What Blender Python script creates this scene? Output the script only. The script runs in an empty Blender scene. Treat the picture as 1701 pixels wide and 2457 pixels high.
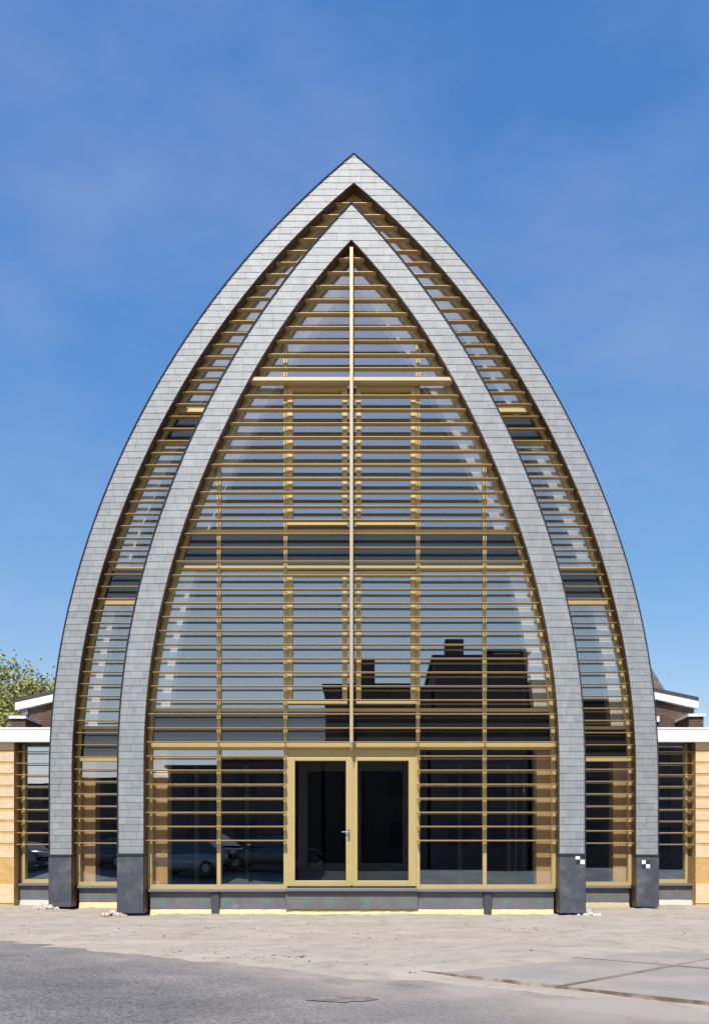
import bpy, math, random
from mathutils import Vector, Matrix, noise
random.seed(7)
R = math.radians
# ---------------------------------------------------------------- camera
F = 2210.0; CX = 890.0; HY = 2068.0; W0, H0 = 1701.0, 2457.0     # focal length and vanishing point, in photo pixels
cam_d = bpy.data.cameras.new('camera'); cam = bpy.data.objects.new('camera', cam_d)
bpy.context.scene.collection.objects.link(cam); bpy.context.scene.camera = cam
cam.location = (0, 0, 1.0); cam.rotation_euler = (R(90), 0, 0)
cam_d.sensor_width = 36; cam_d.sensor_fit = 'AUTO'; cam_d.lens = 36 * F / H0
cam_d.shift_y = (HY - H0 / 2) / H0; cam_d.shift_x = -(CX - W0 / 2) / H0
cam_d.clip_start = 0.05; cam_d.clip_end = 3000
# ---------------------------------------------------------------- world and sun
SUN_EL, SUN_AZ = 50.0, 10.0
sc = bpy.context.scene
world = bpy.data.worlds.new('World'); sc.world = world; world.use_nodes = True
wn = world.node_tree; wn.nodes.clear()
def N(t, k, **kw):
    n = t.nodes.new(k)
    for a, v in kw.items(): setattr(n, a, v)
    return n
wo = N(wn, 'ShaderNodeOutputWorld'); bg = N(wn, 'ShaderNodeBackground'); sky = N(wn, 'ShaderNodeTexSky')
sky.sky_type = 'NISHITA'; sky.sun_disc = False
sky.sun_elevation = R(SUN_EL); sky.sun_rotation = R(180 + SUN_AZ)
sky.air_density = 1.0; sky.dust_density = 0.7; sky.ozone_density = 2.2; sky.altitude = 0
tc = N(wn, 'ShaderNodeTexCoord'); mp = N(wn, 'ShaderNodeMapping'); mp.inputs['Scale'].default_value = (1.2, 1.2, 2.6)
mp.inputs['Rotation'].default_value = (R(12), R(25), R(20))
nz = N(wn, 'ShaderNodeTexNoise'); nz.inputs['Scale'].default_value = 2.4; nz.inputs['Detail'].default_value = 7; nz.inputs['Roughness'].default_value = 0.55
cr = N(wn, 'ShaderNodeValToRGB'); cr.color_ramp.elements[0].position = 0.44; cr.color_ramp.elements[1].position = 0.82
cr.color_ramp.elements[0].color = (0, 0, 0, 1); cr.color_ramp.elements[1].color = (0.36, 0.36, 0.36, 1)
mx = N(wn, 'ShaderNodeMix', data_type='RGBA'); mx.inputs['B'].default_value = (3.4, 4.0, 5.4, 1)
L = wn.links.new
L(tc.outputs['Generated'], mp.inputs['Vector']); L(mp.outputs['Vector'], nz.inputs['Vector']); L(nz.outputs['Fac'], cr.inputs['Fac'])
hs_ = N(wn, 'ShaderNodeHueSaturation'); hs_.inputs['Saturation'].default_value = 1.22; hs_.inputs['Value'].default_value = 1.15
L(sky.outputs['Color'], hs_.inputs['Color']); sp_ = N(wn, 'ShaderNodeSeparateColor'); cb_ = N(wn, 'ShaderNodeCombineColor'); L(hs_.outputs['Color'], sp_.inputs[0])
KS = 0.12 * 2 ** 0.22
for q, (a_, g_) in zip(('Red', 'Green', 'Blue'), ((1.13, 1.0), (0.86, 0.77), (0.875, 0.45))):      # clear spring air: measured response of the sky, channel by channel
    pw = N(wn, 'ShaderNodeMath', operation='POWER'); ml_ = N(wn, 'ShaderNodeMath', operation='MULTIPLY'); L(sp_.outputs[q], pw.inputs[0]); pw.inputs[1].default_value = g_
    L(pw.outputs[0], ml_.inputs[0]); ml_.inputs[1].default_value = a_ * KS ** (g_ - 1); L(ml_.outputs[0], cb_.inputs[q])
L(cr.outputs['Color'], mx.inputs['Factor']); L(cb_.outputs[0], mx.inputs['A']); L(mx.outputs['Result'], bg.inputs['Color'])
L(bg.outputs['Background'], wo.inputs['Surface']); bg.inputs['Strength'].default_value = 0.12
sd = bpy.data.lights.new('sun', 'SUN'); sd.energy = 4.3; sd.angle = R(0.53); sd.color = (1.0, 0.95, 0.87)
sun = bpy.data.objects.new('sun', sd); sc.collection.objects.link(sun)
to_sun = Vector((-math.sin(R(SUN_AZ)) * math.cos(R(SUN_EL)), -math.cos(R(SUN_AZ)) * math.cos(R(SUN_EL)), math.sin(R(SUN_EL))))
sun.rotation_euler = (to_sun).to_track_quat('Z', 'Y').to_euler(); sun.location = (-5, -10, 30)
sc.view_settings.view_transform = 'Standard'; sc.view_settings.look = 'None'
sc.view_settings.exposure = 0.22; sc.view_settings.gamma = 1.0; sc.view_settings.use_curve_mapping = False
sc.cycles.max_bounces = 10; sc.cycles.transparent_max_bounces = 16

# ---------------------------------------------------------------- materials
def mat(name, col, rough=0.6, metal=0.0, spec=0.5, var=0.0, scale=3.0, bump=0.0, bscale=40.0, island=0.0, col2=None, c2lo=0.5, c2hi=0.7, c2scale=1.0, stretch=None):
    m = bpy.data.materials.new(name); m.use_nodes = True; t = m.node_tree; b = t.nodes['Principled BSDF']; lk = t.links.new
    b.inputs['Roughness'].default_value = rough; b.inputs['Metallic'].default_value = metal; b.inputs['Specular IOR Level'].default_value = spec
    tcn = N(t, 'ShaderNodeTexCoord'); vec = tcn.outputs['Object']
    if stretch:
        mm = N(t, 'ShaderNodeMapping'); mm.inputs['Scale'].default_value = stretch; lk(vec, mm.inputs['Vector']); vec = mm.outputs['Vector']
    cur = None
    rgb = N(t, 'ShaderNodeRGB'); rgb.outputs[0].default_value = (*col, 1); cur = rgb.outputs[0]
    if col2:
        n2 = N(t, 'ShaderNodeTexNoise'); n2.inputs['Scale'].default_value = c2scale; n2.inputs['Detail'].default_value = 6; n2.inputs['Roughness'].default_value = 0.6
        lk(vec, n2.inputs['Vector']); r = N(t, 'ShaderNodeMapRange'); r.inputs['From Min'].default_value = c2lo; r.inputs['From Max'].default_value = c2hi
        lk(n2.outputs['Fac'], r.inputs['Value']); mxx = N(t, 'ShaderNodeMix', data_type='RGBA'); mxx.inputs['B'].default_value = (*col2, 1)
        lk(r.outputs['Result'], mxx.inputs['Factor']); lk(cur, mxx.inputs['A']); cur = mxx.outputs['Result']
    if var > 0:
        n1 = N(t, 'ShaderNodeTexNoise'); n1.inputs['Scale'].default_value = scale; n1.inputs['Detail'].default_value = 8; n1.inputs['Roughness'].default_value = 0.65
        lk(vec, n1.inputs['Vector']); r = N(t, 'ShaderNodeMapRange'); r.inputs['From Min'].default_value = 0.3; r.inputs['From Max'].default_value = 0.7
        r.inputs['To Min'].default_value = 1 - var; r.inputs['To Max'].default_value = 1 + var
        lk(n1.outputs['Fac'], r.inputs['Value']); h = N(t, 'ShaderNodeVectorMath', operation='SCALE'); lk(cur, h.inputs[0]); lk(r.outputs['Result'], h.inputs['Scale']); cur = h.outputs[0]
    if island > 0:
        g = N(t, 'ShaderNodeNewGeometry'); r = N(t, 'ShaderNodeMapRange'); r.inputs['To Min'].default_value = 1 - island; r.inputs['To Max'].default_value = 1 + island
        lk(g.outputs['Random Per Island'], r.inputs['Value']); h = N(t, 'ShaderNodeVectorMath', operation='SCALE'); lk(cur, h.inputs[0]); lk(r.outputs['Result'], h.inputs['Scale']); cur = h.outputs[0]
    lk(cur, b.inputs['Base Color'])
    if bump > 0:
        n3 = N(t, 'ShaderNodeTexNoise'); n3.inputs['Scale'].default_value = bscale; n3.inputs['Detail'].default_value = 6
        lk(vec, n3.inputs['Vector']); bp = N(t, 'ShaderNodeBump'); bp.inputs['Strength'].default_value = bump; bp.inputs['Distance'].default_value = 0.02
        lk(n3.outputs['Fac'], bp.inputs['Height']); lk(bp.outputs['Normal'], b.inputs['Normal'])
    return m
def glass(name, refl, tint, gcol=(0.84, 0.96, 1.0)):
    m = bpy.data.materials.new(name); m.use_nodes = True; t = m.node_tree; t.nodes.clear(); lk = t.links.new
    o = N(t, 'ShaderNodeOutputMaterial'); mixs = N(t, 'ShaderNodeMixShader'); tr = N(t, 'ShaderNodeBsdfTransparent'); gl = N(t, 'ShaderNodeBsdfGlossy')
    tr.inputs['Color'].default_value = (*tint, 1); gl.inputs['Color'].default_value = (*gcol, 1); gl.inputs['Roughness'].default_value = 0.0
    fr = N(t, 'ShaderNodeLayerWeight'); fr.inputs['Blend'].default_value = 0.5; fp = N(t, 'ShaderNodeMath', operation='POWER'); fp.inputs[1].default_value = 4.0; lk(fr.outputs['Facing'], fp.inputs[0])
    mr = N(t, 'ShaderNodeMapRange'); mr.inputs['To Min'].default_value = refl; mr.inputs['To Max'].default_value = 0.95
    lk(fp.outputs[0], mr.inputs['Value']); lk(mr.outputs['Result'], mixs.inputs['Fac'])
    lk(tr.outputs[0], mixs.inputs[1]); lk(gl.outputs[0], mixs.inputs[2]); lk(mixs.outputs[0], o.inputs['Surface'])
    return m
def brick(name, c1, c2, mortar, bw=0.21, rh=0.0667, scale=1.0, ms=0.012, rough=0.85, lo=0.72, hi=1.2):
    m = bpy.data.materials.new(name); m.use_nodes = True; t = m.node_tree; b = t.nodes['Principled BSDF']; lk = t.links.new
    b.inputs['Roughness'].default_value = rough; b.inputs['Specular IOR Level'].default_value = 0.2
    g = N(t, 'ShaderNodeTexCoord'); s = N(t, 'ShaderNodeSeparateXYZ'); lk(g.outputs['Object'], s.inputs[0])
    ad = N(t, 'ShaderNodeMath', operation='ADD'); lk(s.outputs['X'], ad.inputs[0]); lk(s.outputs['Y'], ad.inputs[1])
    c = N(t, 'ShaderNodeCombineXYZ'); lk(ad.outputs[0], c.inputs['X']); lk(s.outputs['Z'], c.inputs['Y'])
    bt = N(t, 'ShaderNodeTexBrick'); bt.inputs['Scale'].default_value = scale; bt.inputs['Brick Width'].default_value = bw; bt.inputs['Row Height'].default_value = rh
    bt.inputs['Mortar Size'].default_value = ms; bt.inputs['Color1'].default_value = (*c1, 1); bt.inputs['Color2'].default_value = (*c2, 1); bt.inputs['Mortar'].default_value = (*mortar, 1)
    bt.inputs['Bias'].default_value = 0.1
    lk(c.outputs[0], bt.inputs['Vector'])
    n1 = N(t, 'ShaderNodeTexNoise'); n1.inputs['Scale'].default_value = 7; n1.inputs['Detail'].default_value = 8; lk(g.outputs['Object'], n1.inputs['Vector'])
    r = N(t, 'ShaderNodeMapRange'); r.inputs['From Min'].default_value = 0.3; r.inputs['From Max'].default_value = 0.7; r.inputs['To Min'].default_value = lo; r.inputs['To Max'].default_value = hi
    lk(n1.outputs['Fac'], r.inputs['Value']); h = N(t, 'ShaderNodeVectorMath', operation='SCALE'); lk(bt.outputs['Color'], h.inputs[0]); lk(r.outputs['Result'], h.inputs['Scale'])
    lk(h.outputs[0], b.inputs['Base Color'])
    bp = N(t, 'ShaderNodeBump'); bp.inputs['Strength'].default_value = 0.5; bp.inputs['Distance'].default_value = 0.006; bp.invert = True
    lk(bt.outputs['Fac'], bp.inputs['Height']); lk(bp.outputs['Normal'], b.inputs['Normal'])
    return m
M = {}
M['slate'] = mat('slate', (0.245, 0.268, 0.285), rough=0.50, spec=0.72, var=0.14, scale=5, island=0.09, bump=0.16, bscale=40, col2=(0.29, 0.305, 0.32), c2lo=0.56, c2hi=0.8, c2scale=1.7)
M['slate_roof'] = mat('slate_roof', (0.05, 0.052, 0.058), rough=0.55, var=0.2, scale=4, bump=0.2, bscale=30)
M['backing'] = mat('slate_backing', (0.07, 0.073, 0.078), rough=0.9)
M['lead'] = mat('dark_trim', (0.03, 0.036, 0.05), rough=0.7, spec=0.2)
M['stone'] = mat('dark_bluestone', (0.055, 0.062, 0.082), rough=0.6, var=0.18, scale=7, bump=0.25, bscale=40, col2=(0.115, 0.124, 0.15), c2lo=0.48, c2hi=0.72, c2scale=2.6)
M['bronze'] = mat('champagne_metal', (0.52, 0.41, 0.185), rough=0.42, metal=0.25, spec=0.5, var=0.05, scale=6)
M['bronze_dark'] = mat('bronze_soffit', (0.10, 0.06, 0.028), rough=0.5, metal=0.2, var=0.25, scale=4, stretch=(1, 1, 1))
M['louvre'] = mat('louvre_metal', (0.45, 0.33, 0.165), rough=0.45, metal=0.35, island=0.07, var=0.05, scale=2)
M['cross'] = mat('cross_metal', (0.50, 0.41, 0.25), rough=0.4, metal=0.2)
M['jamb'] = mat('brown_jamb', (0.15, 0.10, 0.05), rough=0.6)
M['zinc'] = mat('zinc_sill', (0.20, 0.21, 0.25), rough=0.45, metal=0.3, var=0.1)
M['panel'] = mat('grey_plinth_panel', (0.135, 0.142, 0.152), rough=0.7, var=0.18, scale=3, bump=0.1, col2=(0.25, 0.25, 0.25), c2lo=0.62, c2hi=0.8, c2scale=2.5)
M['leg'] = mat('dark_steel', (0.07, 0.078, 0.095), rough=0.5, metal=0.3)
M['foam'] = mat('yellow_foam', (0.76, 0.62, 0.34), rough=0.9, var=0.2, scale=12, bump=0.8, bscale=30, col2=(0.45, 0.30, 0.15), c2lo=0.6, c2hi=0.75, c2scale=6)
M['whitefoam'] = mat('white_foam', (0.58, 0.55, 0.50), rough=0.9, var=0.15, scale=12, bump=0.6, bscale=30)
M['white'] = mat('white_fascia', (0.86, 0.86, 0.86), rough=0.35, var=0.02)
M['spray'] = mat('green_spray', (0.02, 0.30, 0.17), rough=0.7)
M['ply'] = mat('plywood_lining', (0.84, 0.56, 0.24), rough=0.6, var=0.12, scale=3, stretch=(1, 1, 0.2))
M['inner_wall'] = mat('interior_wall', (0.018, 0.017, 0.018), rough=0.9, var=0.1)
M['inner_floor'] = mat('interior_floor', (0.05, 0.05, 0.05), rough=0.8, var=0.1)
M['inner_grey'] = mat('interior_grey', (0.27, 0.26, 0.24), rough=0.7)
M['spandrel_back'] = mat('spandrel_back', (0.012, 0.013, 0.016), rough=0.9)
M['gasket'] = mat('dark_gasket', (0.02, 0.02, 0.02), rough=0.7)
M['glass'] = glass('vision_glass', 0.42, (1.0, 1.0, 1.0))
M['glass_sp'] = glass('spandrel_glass', 0.11, (0.9, 0.9, 0.9))
M['glass_lo'] = glass('door_glass', 0.10, (0.8, 0.82, 0.82))
M['steel'] = mat('stainless', (0.75, 0.75, 0.75), rough=0.25, metal=1.0)
M['cream_brick'] = brick('cream_brick', (0.74, 0.59, 0.38), (0.67, 0.52, 0.33), (0.60, 0.51, 0.38), rh=0.0455, ms=0.004, lo=0.93, hi=1.06)
M['ochre_brick'] = brick('ochre_brick', (0.62, 0.40, 0.15), (0.54, 0.34, 0.12), (0.55, 0.40, 0.20), rh=0.05, ms=0.005, lo=0.9, hi=1.08)
M['red_brick'] = brick('brown_brick', (0.14, 0.058, 0.043), (0.085, 0.042, 0.034), (0.15, 0.125, 0.105), rh=0.075, ms=0.014)
M['target_w'] = mat('target_white', (0.85, 0.85, 0.85), rough=0.6)
M['target_b'] = mat('target_black', (0.02, 0.02, 0.025), rough=0.6)

# ---------------------------------------------------------------- mesh helpers
class MB:
    def __init__(s): s.v = []; s.f = []
    def face(s, pts): i = len(s.v); s.v += [tuple(p) for p in pts]; s.f.append(tuple(range(i, i + len(pts))))
    def box(s, x0, x1, y0, y1, z0, z1):
        i = len(s.v); s.v += [(x, y, z) for z in (z0, z1) for y in (y0, y1) for x in (x0, x1)]
        s.f += [tuple(i + k for k in q) for q in ((0, 2, 3, 1), (4, 5, 7, 6), (0, 1, 5, 4), (2, 6, 7, 3), (0, 4, 6, 2), (1, 3, 7, 5))]
        return s
    def prism(s, poly, y0, y1):                      # polygon in x-z, extruded along y
        n = len(poly); i = len(s.v); s.v += [(x, y0, z) for x, z in poly] + [(x, y1, z) for x, z in poly]
        s.f.append(tuple(range(i, i + n))); s.f.append(tuple(reversed(range(i + n, i + 2 * n))))
        for k in range(n): a, b = k, (k + 1) % n; s.f.append((i + b, i + a, i + n + a, i + n + b))
        return s
    def prismx(s, poly, x0, x1):                     # polygon in y-z, extruded along x
        n = len(poly); i = len(s.v); s.v += [(x0, y, z) for y, z in poly] + [(x1, y, z) for y, z in poly]
        s.f.append(tuple(range(i, i + n))); s.f.append(tuple(reversed(range(i + n, i + 2 * n))))
        for k in range(n): a, b = k, (k + 1) % n; s.f.append((i + b, i + a, i + n + a, i + n + b))
        return s
    def cyl(s, p0, p1, r, n=12, r1=None):
        p0, p1 = Vector(p0), Vector(p1); d = (p1 - p0).normalized(); a = d.orthogonal().normalized(); b = d.cross(a); i = len(s.v); r1 = r if r1 is None else r1
        for p, rr in ((p0, r), (p1, r1)):
            for k in range(n): t = 2 * math.pi * k / n; s.v.append(tuple(p + (a * math.cos(t) + b * math.sin(t)) * rr))
        for k in range(n): q = (k + 1) % n; s.f.append((i + k, i + q, i + n + q, i + n + k))
        s.f.append(tuple(reversed(range(i, i + n)))); s.f.append(tuple(range(i + n, i + 2 * n)))
        return s
    def ring(s, A, B, y0, y1):                       # solid band between two equally sampled profiles, extruded y0..y1
        n = len(A); i = len(s.v)
        for (P, y) in ((A, y0), (B, y0), (A, y1), (B, y1)): s.v += [(x, y, z) for x, z in P]
        for k in range(n - 1):
            a0, b0, a1, b1 = i + k, i + n + k, i + 2 * n + k, i + 3 * n + k
            s.f += [(a0, a0 + 1, b0 + 1, b0), (a1, b1, b1 + 1, a1 + 1), (a0, a1, a1 + 1, a0 + 1), (b0, b0 + 1, b1 + 1, b1)]
        for k in (0, n - 1): s.f.append((i + k, i + n + k, i + 3 * n + k, i + 2 * n + k))
        return s
    def sheet(s, P, y0, y1):
        n = len(P); i = len(s.v); s.v += [(x, y0, z) for x, z in P] + [(x, y1, z) for x, z in P]
        for k in range(n - 1): s.f.append((i + k, i + k + 1, i + n + k + 1, i + n + k))
        return s
    def build(s, name, m, parent=None, smooth=False, bevel=0, label=None, mats=None):
        me = bpy.data.meshes.new(name); me.from_pydata(s.v, [], s.f); me.update()
        for mm in (mats or [m]): me.materials.append(mm)
        if smooth:
            for p in me.polygons: p.use_smooth = True
        o = bpy.data.objects.new(name, me); sc.collection.objects.link(o)
        if parent is not None: o.parent = parent
        if bevel:
            bv = o.modifiers.new('bevel', 'BEVEL'); bv.width = bevel; bv.segments = 2; bv.limit_method = 'ANGLE'
        if label: o['label'] = label
        return o
def tag(o, label=None, cat=None, group=None, kind=None):
    for k, v in (('label', label), ('category', cat), ('group', group), ('kind', kind)):
        if v: o[k] = v
    return o
def empty(name, loc=(0, 0, 0), rz=0):
    o = bpy.data.objects.new(name, None); sc.collection.objects.link(o); o.location = loc; o.rotation_euler = (0, 0, rz); o.empty_display_size = 0.3
    return o
def X(px, y): return (px - CX) * y / F               # measured widths and heights of the place at a known distance
def Z(py, y): return 1.0 + (HY - py) * y / F

# ---------------------------------------------------------------- arch profiles (metres, measured)
AX = -0.368
PROF = {'A': (16.099, [12.0045, -8.7951, 3.2231, 1.1799, -2.1515, 0.6771], 2.63, 6.478),
        'B': (15.491, [12.0251, -11.3195, 9.2174, -5.4958, 1.4227, -0.068], 2.80, 6.0135),
        'C': (13.298, [9.6472, -8.0605, 3.4192, 1.897, -4.3599, 1.7959], 2.636, 4.3494),
        'D': (12.620, [9.6794, -12.3977, 16.6499, -16.5255, 7.6245, -1.1519], 2.712, 3.879)}
SCL = {'A': 19.80 / 19.65, 'B': 19.80 / 19.65, 'C': 17.36 / 17.20, 'D': 17.36 / 17.20}
RAW = dict(PROF); PROF = {k: (1 + (v[0] - 1) * SCL[k], v[1], v[2], v[3]) for k, v in PROF.items()}
def hw(n, z): return SCL[n] * hw0(n, 1 + (z - 1) / SCL[n])
def hw0(n, z):
    z0, c, zm, hm = RAW[n]
    if z >= z0: return 0.0
    if z <= zm: return hm
    u = (z0 - z) / 10
    return max(0.0, sum(ck * u ** (k + 1) for k, ck in enumerate(c)))
NS = 110
def resample(P, n):
    d = [0.0]
    for a, b in zip(P, P[1:]): d.append(d[-1] + math.hypot(b[0] - a[0], b[1] - a[1]))
    out = []; j = 0
    for k in range(n):
        t = d[-1] * k / (n - 1)
        while j < len(d) - 2 and d[j + 1] < t: j += 1
        s = (t - d[j]) / max(1e-9, d[j + 1] - d[j]); out.append((P[j][0] + (P[j + 1][0] - P[j][0]) * s, P[j][1] + (P[j + 1][1] - P[j][1]) * s))
    return out
def prof(n, base=0.0, off=0.0, half=False):
    """left springing -> apex -> right springing, moved inwards by off (outwards if negative)"""
    z0 = PROF[n][0]; K = 400; pts = [(-hw(n, base + (z0 - base) * k / K), base + (z0 - base) * k / K) for k in range(K + 1)]
    if off:
        q = []
        for k in range(len(pts)):
            a = pts[max(0, k - 1)]; b = pts[min(K, k + 1)]; dx, dz = b[0] - a[0], b[1] - a[1]; l = math.hypot(dx, dz)
            q.append((pts[k][0] + dz / l * off, pts[k][1] - dx / l * off))
        if off > 0:
            r = []
            for k, p in enumerate(q):
                if p[0] >= 0:
                    a = q[k - 1]; s = -a[0] / (p[0] - a[0]); r.append((0.0, a[1] + (p[1] - a[1]) * s)); break
                r.append(p)
            pts = r
        else:
            a, b = q[-2], q[-1]; s = -b[0] / (b[0] - a[0]) if b[0] != a[0] else 0
            pts = q + [(0.0, b[1] + (b[1] - a[1]) * s)]
        pts[0] = (pts[0][0], base)
    Lh = resample(pts, NS)
    if half: return [(AX + x, z) for x, z in Lh]
    return [(AX + x, z) for x, z in Lh] + [(AX - x, z) for x, z in reversed(Lh[:-1])]
def halfwidth_off(n, z, off):                        # half width of the profile moved inwards by off, at height z
    z0 = PROF[n][0]
    h = hw(n, z); e = 0.02; s = (hw(n, z - e) - hw(n, z + e)) / (2 * e) if z < z0 - e else 1.0
    return max(0.0, h - off * math.sqrt(1 + s * s))

YF, YO = 17.36, 19.80            # front faces of the front arch and the outer arch
YLF, YLM, YLW = 17.45, 19.90, 21.10   # louvre fronts
YGF, YGM, YGW = 17.72, 20.17, 21.37   # glass
bld = tag(empty('arched_building', (0, 0, 0)), 'tall pointed arch building with two stepped grey slate arches and bronze louvres over glass', 'building')

# ---------------------------------------------------------------- slate arches
def clip(poly, f):
    out = []
    for k in range(len(poly)):
        a, b = poly[k], poly[(k + 1) % len(poly)]; fa, fb = f(a), f(b)
        if fa >= 0: out.append(a)
        if (fa >= 0) != (fb >= 0):
            s = fa / (fa - fb); out.append((a[0] + (b[0] - a[0]) * s, a[1] + (b[1] - a[1]) * s))
    return out
def slates(mb, no, ni, yface, zbase, expo=0.1375):
    z = zbase; row = 0; zt = PROF[no][0]
    while z < zt - 0.02:
        z1 = min(z + expo, zt - 0.002); zc0, zc1 = z + 0.0028, z1 - 0.0028
        x = -hw(no, z) - 0.3 - random.random() * 0.12 - (row % 2) * 0.13
        while x < hw(no, z):
            w = random.choice((0.23, 0.25, 0.25, 0.27, 0.31)) ; xa, xb = x + 0.0018, x + w - 0.0018; x += w
            base = [(xa, zc0), (xb, zc0), (xb, zc1), (xa, zc1)]
            a0, a1 = hw(no, zc0), hw(no, zc1); b0, b1 = [hw(ni, q) if q < PROF[ni][0] else -1.1 * (q - PROF[ni][0]) for q in (zc0, zc1)]
            lim = lambda p, h0, h1: h0 + (h1 - h0) * (p[1] - zc0) / max(1e-6, zc1 - zc0)
            for side in (-1, 1):
                # keep side*x between inner and outer limit
                p = clip(base, lambda q: lim(q, a0, a1) - side * q[0])
                if len(p) > 2:
                    p = clip(p, lambda q: side * q[0])
                if len(p) > 2 and (b0 > 0 or b1 > 0):
                    p = clip(p, lambda q: side * q[0] - lim(q, b0, b1))
                if len(p) < 3: continue
                ar = abs(sum(p[k][0] * p[(k + 1) % len(p)][1] - p[(k + 1) % len(p)][0] * p[k][1] for k in range(len(p)))) / 2
                if ar < 2e-5: continue
                tl = random.uniform(-0.0012, 0.0012); tx = random.uniform(-0.004, 0.004); cxx = (xa + xb) / 2; jit = random.uniform(0, 0.002)
                def yy(q): return yface - 0.006 - 0.006 * (1 - (q[1] - zc0) / (expo)) + tl + tx * (q[0] - cxx) - jit
                fr = [(AX + q[0], yy(q), q[1]) for q in p]; i = len(mb.v); n = len(fr)
                mb.v += fr + [(v[0], yface + 0.002, v[2]) for v in fr]
                mb.f.append(tuple(i + k for k in range(n)))
                for k in range(n): kk = (k + 1) % n; mb.f.append((i + kk, i + k, i + n + k, i + n + kk))
        z += expo; row += 1
    return mb
def arch(no, ni, yface, ydepth, ysoff, zplinth, name, lab):
    ring = MB().ring(prof(no, 0.03), prof(ni, 0.03), yface, ydepth).build(name, M['backing'], bld, label=lab)
    slates(MB(), no, ni, yface, zplinth).build('slate_cladding', M['slate'], ring)
    MB().ring(prof(no, 0.035, -0.016), prof(no, 0.035, 0.006), yface - 0.03, yface + 0.16).build('edge_trim', M['lead'], ring)
    # soffit lining of the opening, in joined metal sheets
    mb = MB(); P0 = prof(ni, 0.05, 0.002); P1 = prof(ni, 0.05, 0.012); step = 5
    for k in range(0, len(P0) - 1, step):
        a, b = k, min(k + step, len(P0) - 1)
        A_ = P0[a:b + 1]; B_ = P1[a:b + 1]
        if len(A_) > 1: mb.ring(A_, B_, yface + 0.006, ysoff - 0.012 * (k // step % 2))
    mb.build('soffit', M['bronze_dark'], ring)
    for s in (-1, 1):
        ho, hi = hw(no, 0.5), hw(ni, 0.5); x0, x1 = sorted((AX + s * (hi - 0.006), AX + s * (ho + 0.012)))
        p = MB().box(x0, x1, yface - 0.035, yface + 0.5, 0.035, zplinth - 0.045).build('plinth_block', M['stone'], ring, bevel=0.006)
        MB().box(x0 - 0.008, x1 + 0.008, yface - 0.05, yface + 0.3, zplinth - 0.043, zplinth - 0.008).build('plinth_flashing', M['lead'], ring)
    return ring
ZP = 1.155
outer = arch('A', 'B', YO, YO + 0.56, YGM, ZP, 'outer_arch', 'taller slate clad pointed arch set back behind the front one')
front = arch('C', 'D', YF, YF + 0.56, YGF, ZP, 'front_arch', 'smaller slate clad pointed arch projecting in front')
# bodies behind the arches: vaulted roofs
roofo = MB().ring(prof('A', 0.0), prof('A', 0.0, 0.30), YO + 0.565, 36.0 - 6).build('vaulted_roof', M['slate_roof'], bld)
prof_in = prof('C', 0.0, 0.30)
MB().ring(prof('C', 0.0), prof_in, YF + 0.565, YGM + 0.25).build('bay_roof', M['slate_roof'], bld)

# ---------------------------------------------------------------- interior
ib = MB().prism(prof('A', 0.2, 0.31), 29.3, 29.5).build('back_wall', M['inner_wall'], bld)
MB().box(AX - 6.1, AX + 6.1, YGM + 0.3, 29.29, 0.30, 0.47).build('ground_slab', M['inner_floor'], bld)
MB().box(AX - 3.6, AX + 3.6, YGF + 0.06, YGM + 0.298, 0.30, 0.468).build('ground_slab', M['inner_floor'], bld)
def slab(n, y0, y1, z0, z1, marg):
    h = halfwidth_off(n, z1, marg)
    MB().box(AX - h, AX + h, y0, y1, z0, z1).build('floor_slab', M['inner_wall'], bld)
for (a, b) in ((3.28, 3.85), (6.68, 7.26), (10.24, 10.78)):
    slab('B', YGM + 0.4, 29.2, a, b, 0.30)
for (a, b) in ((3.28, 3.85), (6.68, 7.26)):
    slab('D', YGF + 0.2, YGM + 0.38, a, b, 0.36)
# timber lining rib following each arch inside the glass
M['pale'] = mat('pale_plaster_lining', (0.85, 0.81, 0.74), rough=0.8, var=0.05)
def lining(n, y0, y1, w, zb):
    for (a, b) in ((0.49, 3.25), (3.88, 6.66), (7.28, 99)):
        A_ = []; B_ = []
        P = prof(n, 0.49, 0.012); Q = prof(n, 0.49, w)
        zs = [k * 0.05 for k in range(int(a / 0.05), int(min(b, PROF[n][0]) / 0.05) + 1)]
        for side in (-1, 1):
            Ls = []; Rs = []
            for z in zs:
                if z < a: z = a
                ho = halfwidth_off(n, z, 0.012); hi = halfwidth_off(n, z, w)
                if ho <= 0.02: break
                Ls.append((AX + side * ho, z)); Rs.append((AX + side * hi, z))
            if len(Ls) > 1: MB().ring(Ls, Rs, y0, y1).build('arch_lining', M['ply'] if a < 1 else M['pale'], bld, label='plywood lining strip beside the ground floor glass' if a < 1 else None)
lining('D', YGF + 0.14, YGF + 0.5, 0.345, 0.49)
lining('B', YGM + 0.14, YGM + 0.5, 0.36, 0.49)
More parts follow.
